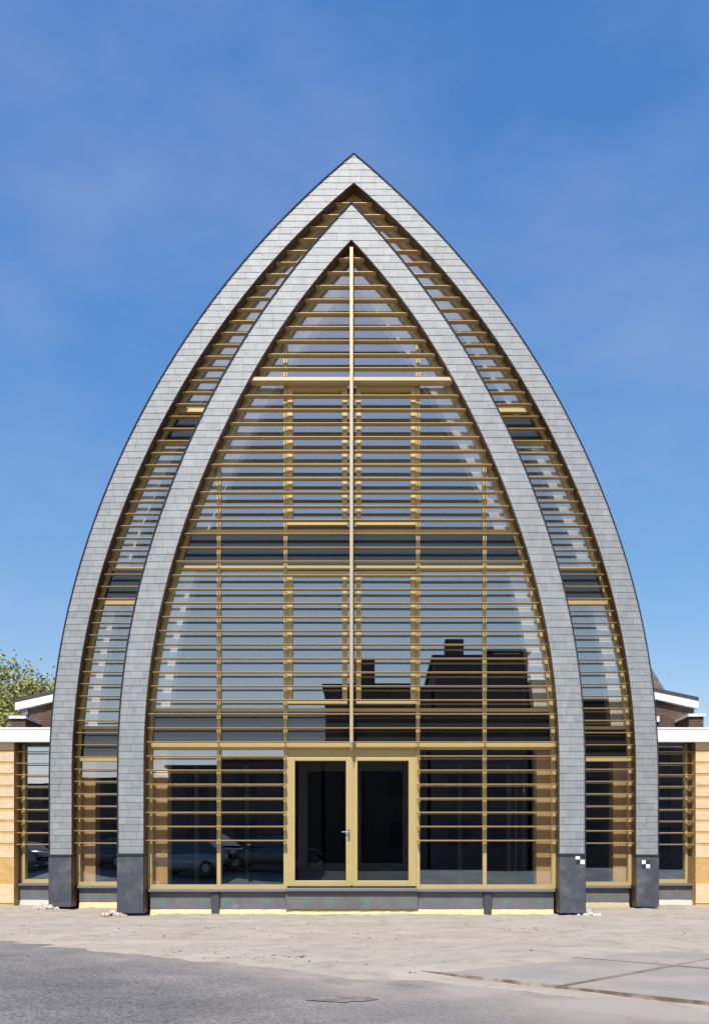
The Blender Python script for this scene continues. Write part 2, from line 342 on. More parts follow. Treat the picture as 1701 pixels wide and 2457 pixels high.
# grey frames of the inner lobby seen through the ground floor glass
yl = 21.6
lob = MB()
for pa, (xa_, xb_) in (((472, 593), (466, 632)), ((1103, 1222), (1004, 1228))):
    lob = MB()
    for px in pa: lob.box(X(px, yl) - 0.045, X(px, yl) + 0.045, yl, yl + 0.08, 0.48, Z(1836, yl))
    lob.box(X(xa_, yl), X(xb_, yl), yl - 0.004, yl + 0.084, Z(1836, yl), Z(1822, yl)); lob.build('lobby_frame', M['inner_grey'], bld)
yd = 20.6; dl = MB()
for x0, x1 in ((716, 738), (828, 866), (966, 984)): dl.box(X(x0, yd), X(x1, yd), yd, yd + 0.08, 0.48, Z(1832, yd))
dl.box(X(716, yd), X(984, yd), yd - 0.004, yd + 0.084, Z(1850, yd), Z(1828, yd)); dl.box(X(738, yd), X(828, yd), yd + 0.004, yd + 0.07, 0.48, Z(2071, yd)); dl.box(X(866, yd), X(966, yd), yd + 0.004, yd + 0.07, 0.48, Z(2071, yd))
dl.build('lobby_door_frame', M['inner_grey'], bld)
sc_ = MB(); ys = 20.2
for px in (1218, 1237, 1256): sc_.cyl((X(px, ys), ys, 0.47), (X(px, ys), ys, 3.0), 0.025, 8)
for pz in (0.62, 1.5, 2.4): sc_.cyl((X(1210, ys), ys, pz), (X(1262, ys), ys, pz), 0.02, 8)
tag(sc_.build('scaffold_frame', M['inner_grey']), 'slim grey scaffold frame standing inside behind the right ground floor glass', 'scaffold')

# ---------------------------------------------------------------- glazing
def pane(n, x0, x1, z0, z1, y, m, off, parent, inner=None, ny=0.0022):
    """one sheet of glass between x0..x1, z0..z1 inside the arch profile; panes are set very slightly out of true"""
    ta, tb = random.gauss(0, ny), random.gauss(0, ny); mb = MB(); K = max(2, int((z1 - z0) / 0.12)); xc, zc = (x0 + x1) / 2, (z0 + z1) / 2; prev = None
    for k in range(K + 1):
        z = z0 + (z1 - z0) * k / K; h = halfwidth_off(n, z, off)
        l, r = max(x0, -h), min(x1, h)
        if inner:
            hi = hw(inner, z)
            if x0 < 0: r = min(r, -hi)
            else: l = max(l, hi)
        if r - l < 0.004:
            prev = None; continue
        cur = [(AX + q, y + ta * (q - xc) + tb * (z - zc), z) for q in (l, r)]
        if prev: mb.face([prev[0], prev[1], cur[1], cur[0]])
        prev = cur
    if mb.f: return mb.build('glass_pane', m, parent)
bands = [(0.50, 3.23, 'glass'), (3.23, 3.915, 'glass_sp'), (3.915, 6.63, 'glass'), (6.63, 7.34, 'glass_sp'), (7.34, 13.0, 'glass')]
# frames of the front bay
yfr0, yfr1 = YGF - 0.07, YGF + 0.05
cw = MB().ring(prof('D', 0.49, 0.014), prof('D', 0.49, 0.085), yfr0, yfr1).build('curved_window_frame', M['bronze'], bld, label='gold curved frame around the front glass wall')
for z0, z1, g in bands:
    cols = [-4.2, -2.545, -1.265, 1.265, 2.545, 4.2] if z1 < 3.3 else ([-4.2, -2.545, -1.265, 0, 1.265, 2.545, 4.2])
    for a, b in zip(cols, cols[1:]):
        if z1 < 3.3 and a == -1.265: continue
        zz0, zz1 = z0, z1
        if z1 > 12 : 
            pane('D', a, b, 7.34, 10.13, YGF, M['glass'], 0.05, cw); pane('D', a, b, 10.13, 12.6, YGF, M['glass'], 0.05, cw)
        else: pane('D', a, b, zz0, zz1, YGF, M[g], 0.05, cw)
for z0, z1 in ((3.27, 3.88), (6.67, 7.30)):
    h0, h1 = halfwidth_off('D', z0, 0.09), halfwidth_off('D', z1, 0.09)
    MB().prism([(AX - h0, z0), (AX + h0, z0), (AX + h1, z1), (AX - h1, z1)], YGF + 0.055, YGF + 0.12).build('spandrel_panel', M['spandrel_back'], bld)
def mull(x, z0, z1, w=0.035, y0=yfr0, y1=yfr1, par=cw, nm='mullion'):
    return MB().box(AX + x - w, AX + x + w, y0 - 0.003, y1 + 0.003, z0, z1).build(nm, M['bronze'], par)
def top_at(n, x, off=0.05):
    z = PROF[n][0]
    while halfwidth_off(n, z, off) < abs(x): z -= 0.01
    return z
for x in (-2.545, 2.545): mull(x, 0.56, top_at('D', x))
for x in (-1.268, 1.268): mull(x, 0.56, top_at('D', x))
cmul = mull(0, 3.33, top_at('D', 0.03), 0.045, YGF - 0.045, YGF + 0.05); cmul.data.materials[0] = M['bronze_dark']  # centre mullion's shadow put into its colour, darker bronze than the others
def transom(z0, z1, xs=None, y0=yfr0 + 0.004, y1=yfr1 - 0.004, par=cw, n='D'):
    h = min(halfwidth_off(n, z0, 0.05), halfwidth_off(n, z1, 0.05)); xa, xb = xs if xs else (-h, h)
    return MB().box(AX + xa, AX + xb, y0, y1, z0, z1).build('transom', M['bronze'], par)
transom(3.16, 3.30); transom(3.885, 3.945); transom(6.60, 6.68); transom(7.31, 7.37)
MB().box(AX - 3.87, AX - 1.235, yfr0 - 0.01, yfr1, 0.485, 0.565).build('bottom_rail', M['bronze'], cw); MB().box(AX + 1.235, AX + 3.87, yfr0 - 0.01, yfr1, 0.485, 0.565).build('bottom_rail', M['bronze'], cw)
# opening sashes on the two upper floors
def sash(x0, x1, z0, z1, w=0.095):
    ya, yb = yfr0 - 0.02, yfr1 - 0.03; s = MB(); s.box(AX + x0, AX + x0 + w, ya, yb, z0, z1); s.box(AX + x1 - w, AX + x1, ya, yb, z0, z1)
    s.box(AX + x0 + w, AX + x1 - w, ya, yb, z0, z0 + w * 0.8); s.box(AX + x0 + w, AX + x1 - w, ya, yb, z1 - w * 0.8, z1)
    o = s.build('window_sash', M['bronze'], bld)
for z0, z1 in ((4.03, 6.57), (7.45, 10.11)):
    for s in (-1, 1):
        a, b = sorted((s * 0.085, s * 1.225)); sash(a, b, z0, z1)
# frames of the set-back bay
cm = MB().ring(prof('B', 0.49, 0.014), prof('B', 0.49, 0.085), YGM - 0.07, YGM + 0.05).build('curved_window_frame', M['bronze'], bld, label='gold curved frame around the set-back glass')
bm = [(0.50, 3.23, 'glass'), (3.23, 3.92, 'glass_sp'), (3.92, 6.66, 'glass'), (6.66, 7.40, 'glass_sp'), (7.40, 10.17, 'glass'), (10.17, 10.85, 'glass_sp'), (10.85, 13.3, 'glass')]
for z0, z1, g in bm:
    for s in (-1, 1):
        a, b = sorted((0, s * 6.4)); pane('B', a, b, z0, z1, YGM, M[g], 0.05, cm, inner='C')
pane('B', -3, 3, 13.3, 15.35, YGM, M['glass'], 0.05, cm)
for za, zb in ((3.20, 3.30), (3.90, 3.96), (6.62, 6.70), (7.37, 7.44), (10.13, 10.20), (10.82, 10.90)):
    for s in (-1, 1):
        zc = (za + zb) / 2; ho = halfwidth_off('B', zb, 0.06); hi = hw('C', za) - 0.02; a, b = sorted((AX + s * ho, AX + s * hi))
        MB().box(a, b, YGM - 0.066, YGM + 0.046, za, zb).build('transom', M['bronze'], cm)
for z0, z1 in ((3.28, 3.90), (6.68, 7.38), (10.20, 10.82)):
    for s in (-1, 1):
        pts = [(AX + s * halfwidth_off('B', z0, 0.09), z0), (AX + s * halfwidth_off('B', z1, 0.09), z1), (AX + s * (hw('C', z1) - 0.05), z1), (AX + s * (hw('C', z0) - 0.05), z0)]
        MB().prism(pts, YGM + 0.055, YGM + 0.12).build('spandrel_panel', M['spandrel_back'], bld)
for s in (-1, 1):
    a, b = sorted((AX + s * 6.0, AX + s * 4.30)); MB().box(a, b, YGM - 0.08, YGM + 0.05, 0.485, 0.565).build('bottom_rail', M['bronze'], cm)
    mull(s * 4.395, 0.565, 3.2, 0.03, YGM - 0.066, YGM + 0.046, cm)

# ---------------------------------------------------------------- louvres
def blade(mb, x0, x1, yf, z, d=0.142, t=0.026):
    # slim lens-shaped aluminium blade: thin nose, thickest at a third of its depth
    mb.prismx([(yf, z + 0.004), (yf, z - 0.005), (yf + d * 0.2, z - t * 0.42), (yf + d * 0.5, z - t * 0.5), (yf + d, z - 0.004), (yf + d, z + 0.004), (yf + d * 0.5, z + t * 0.5), (yf + d * 0.2, z + t * 0.42)], x0, x1)
def interp(tab, i):
    for (a, ya), (b, yb) in zip(tab, tab[1:]):
        if a <= i <= b: return ya + (yb - ya) * (i - a) / (b - a)
TF = [(0, 2016.6), (6, 1813.8), (10, 1678.7), (19, 1379), (32, 947.5), (42, 618.5)]
TM = [(0, 2023), (5, 1874.7), (11, 1698.8), (17, 1523), (24, 1319), (30, 1144), (36, 968.8), (42, 797), (49, 600.5), (53, 486)]
lf = MB(); ARM = 33
for i in range(43):
    z = Z(interp(TF, i), YLF); h = hw('D', z) - 0.025
    if i == ARM: zarm = z; continue
    if i <= 6:
        for s in (-1, 1):
            a, b = sorted((AX + s * h, AX + s * 1.25)); blade(lf, a, b, YLF, z)
    else: blade(lf, AX - h, AX + h, YLF, z)
# shallow brackets tying the blades to the mullions
for x in (-2.545, -1.268, 1.268, 2.545):
    for i in range(43):
        z = Z(interp(TF, i), YLF)
        if hw('D', z) - 0.1 > abs(x): lf.box(AX + x - 0.008, AX + x + 0.008, YLF + 0.135, yfr0 - 0.001, z - 0.03, z + 0.004)
lf.build('louvre_screen', M['louvre'], bld, label='gold louvres across the front glass wall')
lm = {-1: MB(), 1: MB()}; lt = MB()
for i in range(54):
    z = Z(interp(TM, i), YLM); h = hw('B', z) - 0.025; c = hw('C', z)
    if c <= 0: blade(lt, AX - h, AX + h, YLM, z)
    else:
        for s in (-1, 1):
            a, b = sorted((AX + s * h, AX + s * (c - 0.01))); blade(lm[s], a, b, YLM, z)
for s, nm in ((-1, 'left'), (1, 'right')): lm[s].build('louvre_screen', M['louvre'], bld, label='gold louvres between the two arches on the %s side' % nm)
lt.build('louvre_screen', M['louvre'], bld, label='short gold louvres under the tip of the outer arch')
# cross: a long beam and a slender post standing proud of the louvres
cross = MB().box(AX - 0.030, AX + 0.030, YF - 0.02, YF + 0.05, Z(1782, YF), Z(594, YF)).build('cross_post', M['cross'], bld, label='slender pale gold post of the cross')
h = hw('D', zarm) - 0.012
MB().box(AX - h, AX + h, YF + 0.052, YF + 0.26, Z(905, YF) - 0.032, Z(905, YF) + 0.032).build('cross_arm', M['cross'], cross)
MB().cyl((AX, YF + 0.02, Z(1800, YF)), (AX, YF + 0.02, Z(1782, YF)), 0.008, 6).build('post_pin', M['cross'], cross)

# ---------------------------------------------------------------- entrance doors
yd0 = YGF - 0.06
df = MB(); w0, w1 = 1.235, 1.235
df.box(AX - 1.235, AX + 1.235, yd0 + 0.02, YGF + 0.05, 3.00, 3.158)
df.build('door_head', M['bronze'], bld)
for s in (-1, 1):
    a, b = sorted((s * 1.232, s * 0.004)); ya, yb = yd0 - 0.035, YGF + 0.03; z0, z1 = 0.535, 2.998
    so, si = (0.145, 0.105)
    outer_w, inner_w = (so, si)
    xl_w, xr_w = (outer_w, inner_w) if s == -1 else (inner_w, outer_w)
    d = MB(); d.box(AX + a, AX + a + xl_w, ya, yb, z0, z1); d.box(AX + b - xr_w, AX + b, ya, yb, z0, z1)
    d.box(AX + a + xl_w, AX + b - xr_w, ya + 0.002, yb, z0, z0 + 0.105); d.box(AX + a + xl_w, AX + b - xr_w, ya + 0.002, yb, z1 - 0.06, z1)
    for q in ((a + xl_w - 0.085,) if s == -1 else (b - xr_w + 0.085,)): pass
    o = d.build('entrance_door', M['bronze'], bld, bevel=0.004, label=('left' if s < 0 else 'right') + ' glazed door leaf in a gold frame')
    MB().box(AX + a + xl_w, AX + b - xr_w, YGF - 0.012, YGF - 0.006, z0 + 0.105, z1 - 0.06).build('door_glass', M['glass_lo'], o)
    if s == -1:
        hx = AX - 0.055; hz = Z(1996, 17.63)
        hm = MB(); hm.box(hx - 0.018, hx + 0.018, ya - 0.012, ya - 0.0005, hz - 0.17, hz + 0.05); hm.cyl((hx, ya - 0.01, hz), (hx, ya - 0.06, hz), 0.011, 10); hm.cyl((hx + 0.012, ya - 0.055, hz), (hx - 0.135, ya - 0.055, hz), 0.011, 10)
        hm.cyl((hx, ya - 0.012, hz - 0.09), (hx, ya - 0.03, hz - 0.09), 0.016, 10)
        hm.build('door_handle', M['steel'], o, smooth=False)
MB().box(AX - 0.014, AX + 0.014, yd0 - 0.05, yd0 - 0.036, 0.56, 2.98).build('meeting_strip', M['bronze'], bld)
MB().box(AX - 1.25, AX + 1.25, YGF - 0.20, YGF + 0.05, 0.44, 0.50).build('door_sill', M['zinc'], bld, bevel=0.004)
MB().box(AX - 1.15, AX + 1.15, YGF - 0.12, YGF + 0.03, 0.502, 0.532).build('threshold', M['gasket'], bld)

# ---------------------------------------------------------------- sills, plinth panels, foam, steel legs
for a, b in ((-3.875, -1.252), (1.252, 3.875)): MB().box(AX + a, AX + b, YGF - 0.16, YGF + 0.05, 0.43, 0.483).build('window_sill', M['zinc'], bld, bevel=0.003)
for s in (-1, 1):
    a, b = sorted((AX + s * 4.352, AX + s * 6.01)); MB().box(a, b, YGM - 0.15, YGM + 0.05, 0.43, 0.483).build('window_sill', M['zinc'], bld, bevel=0.003)
def marks(par, xs, z, y):
    for x in xs:
        mb = MB(); n = 9; pts = []
        for k in range(n):
            t = 2 * math.pi * k / n; r = 0.034 * random.uniform(0.6, 1.25); pts.append((x + r * math.cos(t), y, z + r * math.sin(t) * 0.9))
        mb.face(pts); mb.build('spray_mark', M['spray'], par)
def foam(x0, x1, y, z0, z1, m, name='foam_strip'):
    mb = MB(); n = max(6, int((x1 - x0) / 0.035)); top = []; 
    for k in range(n + 1):
        x = x0 + (x1 - x0) * k / n; top.append((x, z1 + 0.012 * noise.noise((x * 3, 0, y)), 0.03 * noise.noise((x * 6, 5, y))))
    for k in range(n):
        (xa, za, ba), (xb, zb, bb) = top[k], top[k + 1]; mid = (z0 + z1) / 2
        mb.face([(xa, y + ba - 0.05, z0), (xb, y + bb - 0.05, z0), (xb, y + bb * .5 - 0.03, mid), (xa, y + ba * .5 - 0.03, mid)])
        mb.face([(xa, y + ba * .5 - 0.03, mid), (xb, y + bb * .5 - 0.03, mid), (xb, y, zb), (xa, y, za)])
        mb.face([(xa, y, za), (xb, y, zb), (xb, y + 0.12, zb), (xa, y + 0.12, za)])
    return mb.build(name, m, bld)
yp = YGF - 0.06
for x0, x1, mk in ((-3.865, -2.69, (0.22, 0.85)), (-2.52, -1.27, (0.1, 0.72)), (-1.262, 1.262, (0.15, 0.36, 0.62, 0.93)), (1.27, 2.515, (0.3, 0.95)), (2.685, 3.865, (0.22, 0.78))):
    p = MB().box(AX + x0, AX + x1, yp - (0.05 if x0 == -1.262 else 0), YGF, 0.10, 0.428).build('plinth_panel', M['panel'], bld, bevel=0.003)
    marks(p, [AX + x0 + (x1 - x0) * q for q in mk], 0.24, yp - (0.05 if x0 == -1.262 else 0) - 0.003)
foam(AX - 3.86, AX + 3.86, yp + 0.02, -0.05, 0.115, M['foam'])
for px in (516.5, 1170):
    MB().box(X(px, 17.6) - 0.075, X(px, 17.6) + 0.075, YGF - 0.10, YGF + 0.02, -0.03, 0.43).build('steel_leg', M['leg'], bld, bevel=0.004)
MB().box(AX - 4.60, AX - 4.42, YGM - 0.12, YGM + 0.0, -0.03, 0.43).build('steel_leg', M['leg'], bld, bevel=0.004)
ypm = YGM - 0.05
for s in (-1, 1):
    a, b = sorted((AX + s * 4.36, AX + s * 6.0)); 
    if s < 0: b = AX - 4.61
    p = MB().box(a, b, ypm, YGM + 0.02, 0.13, 0.428).build('plinth_panel', M['panel'], bld); marks(p, [a + 0.45] + ([a + 1.15] if s > 0 else []), 0.29, ypm - 0.003)
foam(AX - 6.0, AX - 4.62, ypm + 0.02, -0.05, 0.145, M['foam'])
foam(AX + 4.36, AX + 6.0, ypm + 0.02, -0.05, 0.135, mat('sandy_foam', (0.5, 0.42, 0.32), rough=0.9, var=0.2, scale=10, bump=0.5))

# ---------------------------------------------------------------- side wings
ZFB, ZFT = 3.72, 4.01
WL = [Z(2026 - 27.85 * k, YLW) for k in range(9)]
for s in (-1, 1):
    side = 'left' if s < 0 else 'right'
    xe = AX + s * 7.77; xi = AX + s * 6.47; xo = s * 17.0
    a, b = sorted((xe, xo))
    wall = MB().box(a, b, 21.03, 21.35, -0.05, ZFB).build('wing_wall', M['ochre_brick'], bld, label='%s yellow brick wing wall' % side)
    bands_ = MB(); tops = [WL[k] for k in range(9)] + [ZFB + 0.03]; z = 1.10
    lo = 1.10
    for zl in WL + [ZFB + 0.035]:
        hi = zl - 0.035
        if hi - lo > 0.03: bands_.box(a, b, 21.020, 21.029, lo, min(hi, ZFB))
        lo = zl + 0.03
    bands_.build('brick_band', M['cream_brick'], wall)
    MB().box(a, b, 21.012, 21.029, 0.06, 0.50).build('base_course', M['cream_brick'], wall)
    # window beside the arch
    fx0, fx1 = sorted((xi, xe - s * 0.07))
    fr = MB(); fw = 0.05
    xf = xe - s * 0.10
    q0, q1 = sorted((xf, xf - s * fw)); fr.box(q0, q1, YGW - 0.09, YGW + 0.03, 0.60, ZFB)
    q0, q1 = sorted((xi, xf)); fr.box(q0, q1, YGW - 0.088, YGW + 0.03, 0.51, 0.598)
    fo = fr.build('wing_window', M['bronze'], bld, label='narrow %s wing window beside the outer arch' % side)
    q0, q1 = sorted((xi, xf - s * fw)); MB().box(q0, q1, YGW, YGW + 0.006, 0.598, ZFB).build('glass_pane', M['glass'], fo)
    # dark jamb and lintel
    q0, q1 = sorted((xe, xf + s * 0.0)); MB().box(q0, q1, YGW - 0.05, YGW + 0.04, 0.45, ZFB).build('dark_jamb', M['jamb'], fo)
    lb = MB()
    for z in WL: q0, q1 = sorted((xi, xe - s * 0.01)); blade(lb, q0, q1, YLW, z)
    q0, q1 = sorted((xe - s * 0.13, xe - s * 0.145)); 
    lb.build('louvre_screen', M['louvre'], fo, label='gold louvres of the %s wing window' % side)
    q0, q1 = sorted((xi, xe)); MB().box(q0, q1, YGW - 0.17, YGW + 0.04, 0.455, 0.507).build('window_sill', M['zinc'], bld)
    p = MB().box(q0, q1, YGW - 0.08, YGW + 0.03, 0.13, 0.453).build('plinth_panel', M['panel'], bld); marks(p, [(q0 + q1) / 2 + (-0.35 if s < 0 else 0.3)], 0.33, YGW - 0.083)
    foam(q0, q1, YGW - 0.09, -0.05, 0.125, M['whitefoam'], 'white_foam_strip')
    # dark room behind the wing window
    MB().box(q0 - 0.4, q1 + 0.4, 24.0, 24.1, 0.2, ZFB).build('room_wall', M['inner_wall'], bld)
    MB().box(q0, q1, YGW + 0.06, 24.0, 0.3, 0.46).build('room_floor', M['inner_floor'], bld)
    q0, q1 = sorted((AX + s * 6.535, xo))
    fa = MB().box(q0, q1, 20.86, 21.02, ZFB + 0.002, ZFT).build('white_fascia', M['white'], bld, bevel=0.004, label='white roof edge of the %s wing' % side)
    MB().box(q0, q1, 20.845, 20.90, ZFT + 0.001, ZFT + 0.035).build('fascia_cap', M['white'], fa)
    for jx in ((X(8.5, 20.86),) if s < 0 else ()): MB().box(jx - 0.004, jx + 0.004, 20.856, 20.859, ZFB + 0.01, ZFT).build('fascia_joint', M['inner_grey'], fa)
    MB().box(q0, q1, 21.021, 30.0, ZFB + 0.004, ZFT - 0.03).build('flat_roof', M['slate_roof'], bld)
    MB().box(*sorted((xo, xo - s * 0.3)), 21.36, 30.0, 0.0, ZFB).build('end_wall', M['ochre_brick'], bld)
    q0, q1 = sorted((AX + s * 6.5, xo)); MB().box(q0, q1, 29.7, 30.0, 0.0, ZFB).build('rear_wall', M['ochre_brick'], bld)

# ---------------------------------------------------------------- survey targets
def target(px, py, y, lab):
    t = tag(empty('survey_target', (X(px, y), y, Z(py, y))), lab, 'survey target', 'checkered survey targets on the plinths'); q = 0.086
    b = MB().box(-q, q, -0.004, 0, -q, q).build('target_board', M['target_b'], t)
    MB().box(-q, -0.004, -0.0065, -0.0042, 0.004, q).build('white_square', M['target_w'], t); MB().box(0.004, q, -0.0065, -0.0042, -q, -0.004).build('white_square', M['target_w'], t)
target(1391, 2062.5, YF - 0.036, 'black and white checkered survey target on the front arch plinth')
target(1548.5, 2073.5, YO - 0.036, 'black and white checkered survey target on the outer arch plinth')

# ---------------------------------------------------------------- ground
def seg_dist(p, a, b):
    ax, ay = a; bx, by = b; dx, dy = bx - ax, by - ay; t = max(0, min(1, ((p[0] - ax) * dx + (p[1] - ay) * dy) / (dx * dx + dy * dy)))
    return math.hypot(p[0] - ax - t * dx, p[1] - ay - t * dy)
edge_px = [(-900, 2246), (-300, 2252), (0, 2266), (176, 2288), (373, 2309), (533, 2319), (666, 2338), (850, 2360), (1010, 2364), (1170, 2376), (1330, 2402), (1701, 2442), (2100, 2470), (3200, 2520)]
edge = []
for px, py in edge_px: y = F / (py - HY); edge.append((X(px, y), y))
def edge_y(x):
    if x <= edge[0][0]: return edge[0][1]
    for (xa, ya), (xb, yb) in zip(edge, edge[1:]):
        if xa <= x <= xb: return ya + (yb - ya) * (x - xa) / (xb - xa)
    return edge[-1][1]
O = Vector((1.49, 7.25)); D1 = Vector((0.73, -0.683)).normalized(); D2 = Vector((-D1.y, D1.x))
def slab_uv(x, y): q = Vector((x, y)) - O; return q.dot(D1), q.dot(D2)
gx0, gx1, gy0, gy1, gs = -15.0, 15.0, 3.5, 21.6, 0.075
nx, ny_ = int((gx1 - gx0) / gs), int((gy1 - gy0) / gs); V = []; Fc = []
for j in range(ny_ + 1):
    for i in range(nx + 1):
        x, y = gx0 + i * gs, gy0 + j * gs; d = y - edge_y(x)
        n1 = noise.noise((x * 0.7, y * 0.7, 0)); n2 = noise.noise((x * 3.1, y * 3.1, 4)); n3 = noise.noise((x * 11, y * 11, 9)); n4 = noise.noise((x * 1.6, y * 1.6, 14))
        base = -0.045 + 0.05 * max(-1.0, min(1.0, d / 0.9)) + (0.01 if d > 0 else 0)
        amp = 1.0 if y > 12 else 0.55
        z = base + amp * (0.022 * n1 + 0.011 * n4 + 0.010 * n2 + 0.005 * n3)
        if y > 9:                                                  # shallow wheel ruts along the building
            for ry in (11.6, 13.0, 15.1):
                w_ = y - (ry + 0.25 * math.sin(x * 0.33 + ry) + 0.05 * x); z -= 0.016 * math.exp(-(w_ / 0.13) ** 2) * (0.6 + 0.5 * n4); z += 0.008 * math.exp(-((abs(w_) - 0.24) / 0.09) ** 2)
        u, v = slab_uv(x, y)
        if u > -2.3 and v > -0.25 and v < 5:                      # the laid slabs, only dusted with sand at their far and left sides
            k = min(1, max(0, (u + 1.6 + 0.5 * n1) / 0.9)) * min(1, (4.6 - v) / 1.4) if v < 4.6 else 0; z = (z + 0.03) * (1 - k) + k * (-0.004 + 0.014 * n4 + 0.012 * n1 + 0.006 * n2 + 0.007 * v)
        if y > 16.9:
            z = max(z, -0.01) * 0.6 + 0.024 * noise.noise((x * 5, y * 5, 3)) - 0.008
            for bx, by in ((AX - 4.1, 17.36), (AX - 6.25, 19.8)):
                q = max(abs(x - bx) / 0.42, abs(y - by) / 0.35)
                if q < 1: z -= 0.09 * (1 - q ** 3)
        V.append((x, y, z))
for j in range(ny_):
    for i in range(nx): a = j * (nx + 1) + i; Fc.append((a, a + 1, a + nx + 2, a + nx + 1))
sm = MB(); sm.v = V; sm.f = Fc
M['sand'] = mat('pale_sand', (0.43, 0.378, 0.318), rough=0.95, spec=0.1, var=0.13, scale=1.0, bump=0.7, bscale=18, col2=(0.33, 0.285, 0.24), c2lo=0.50, c2hi=0.72, c2scale=3.0)
tag(sm.build('sand_ground', M['sand'], smooth=True), None, None, None, 'structure')
# asphalt: coarse aggregate with sand dust blown over it
m = mat('asphalt', (0.165, 0.160, 0.155), rough=0.9, spec=0.2, var=0.16, scale=1.1, bump=0.5, bscale=70, col2=(0.30, 0.28, 0.26), c2lo=0.45, c2hi=0.80, c2scale=0.7)
t = m.node_tree; b = t.nodes['Principled BSDF']; src = b.inputs['Base Color'].links[0].from_socket
g = N(t, 'ShaderNodeTexCoord'); nn = N(t, 'ShaderNodeTexNoise'); nn.inputs['Scale'].default_value = 45; nn.inputs['Detail'].default_value = 4; t.links.new(g.outputs['Object'], nn.inputs['Vector'])
rr = N(t, 'ShaderNodeMapRange'); rr.inputs['From Min'].default_value = 0.35; rr.inputs['From Max'].default_value = 0.65; rr.inputs['To Min'].default_value = 0.6; rr.inputs['To Max'].default_value = 1.4
t.links.new(nn.outputs['Fac'], rr.inputs['Value']); hs = N(t, 'ShaderNodeVectorMath', operation='SCALE'); t.links.new(src, hs.inputs[0]); t.links.new(rr.outputs['Result'], hs.inputs['Scale']); t.links.new(hs.outputs[0], b.inputs['Base Color'])
M['asphalt'] = m
dg = MB(); dust = []; cols_ = 200; rows_ = 70
for i in range(cols_ + 1):
    x = -12 + 24 * i / cols_; y1_ = edge_y(x) + 1.2
    for j in range(rows_ + 1):
        y = y1_ - (y1_ - 1.5) * (j / rows_) ** 1.3; dg.v.append((x, y, -0.0085)); dd = edge_y(x) - y
        dust.append(max(0, min(1, (0.25 + 0.6 * max(0, min(1, (x + 3.5) / 2.5))) * math.exp(-max(0, dd) / 0.55) * (0.8 + 0.9 * noise.noise((x * 1.5, y * 1.5, 1)) + 0.4 * noise.noise((x * 7, y * 7, 1))) + 0.46 * max(0, min(1, (x + 1.5) / 3)) * (1 + 0.8 * noise.noise((x * 2, y * 4, 7))))))
for i in range(cols_):
    for j in range(rows_): a = i * (rows_ + 1) + j; dg.f.append((a, a + 1, a + rows_ + 2, a + rows_ + 1))
m2 = m.copy(); m2.name = 'dusty_asphalt'; t = m2.node_tree; b = t.nodes['Principled BSDF']; src = b.inputs['Base Color'].links[0].from_socket
at = N(t, 'ShaderNodeAttribute'); at.attribute_name = 'dust'; mxx = N(t, 'ShaderNodeMix', data_type='RGBA'); mxx.inputs['B'].default_value = (0.40, 0.345, 0.30, 1)
t.links.new(at.outputs['Fac'], mxx.inputs['Factor']); t.links.new(src, mxx.inputs['A']); t.links.new(mxx.outputs['Result'], b.inputs['Base Color'])
dgo = tag(dg.build('road_edge', m2), None, None, None, 'structure'); da = dgo.data.attributes.new('dust', 'FLOAT', 'POINT'); da.data.foreach_set('value', dust)
rd = MB(); xs = [-60, -30, -15] + [k * 0.5 for k in range(-29, 30)] + [15, 30, 60]
for xa, xb in zip(xs, xs[1:]):
    rd.face([(xa, -1.0, -0.012), (xb, -1.0, -0.012), (xb, edge_y(xb) + 1.2, -0.012), (xa, edge_y(xa) + 1.2, -0.012)])
rd.face([(-60, -4, 0.6), (60, -4, 0.6), (60, -1, -0.012), (-60, -1, -0.012)])
rd.face([(-60, -16.2, 0.42), (60, -16.2, 0.6), (60, -4, 0.6), (-60, -4, 0.42)])
tag(rd.build('road', M['asphalt']), None, None, None, 'structure')
gd = MB(); gd.face([(-900, -900, -0.10), (900, -900, -0.10), (900, 1500, -0.10), (-900, 1500, -0.10)])
tag(gd.build('ground', mat('distant_ground', (0.30, 0.28, 0.22), rough=0.95, var=0.2, scale=0.05)), None, None, None, 'structure')
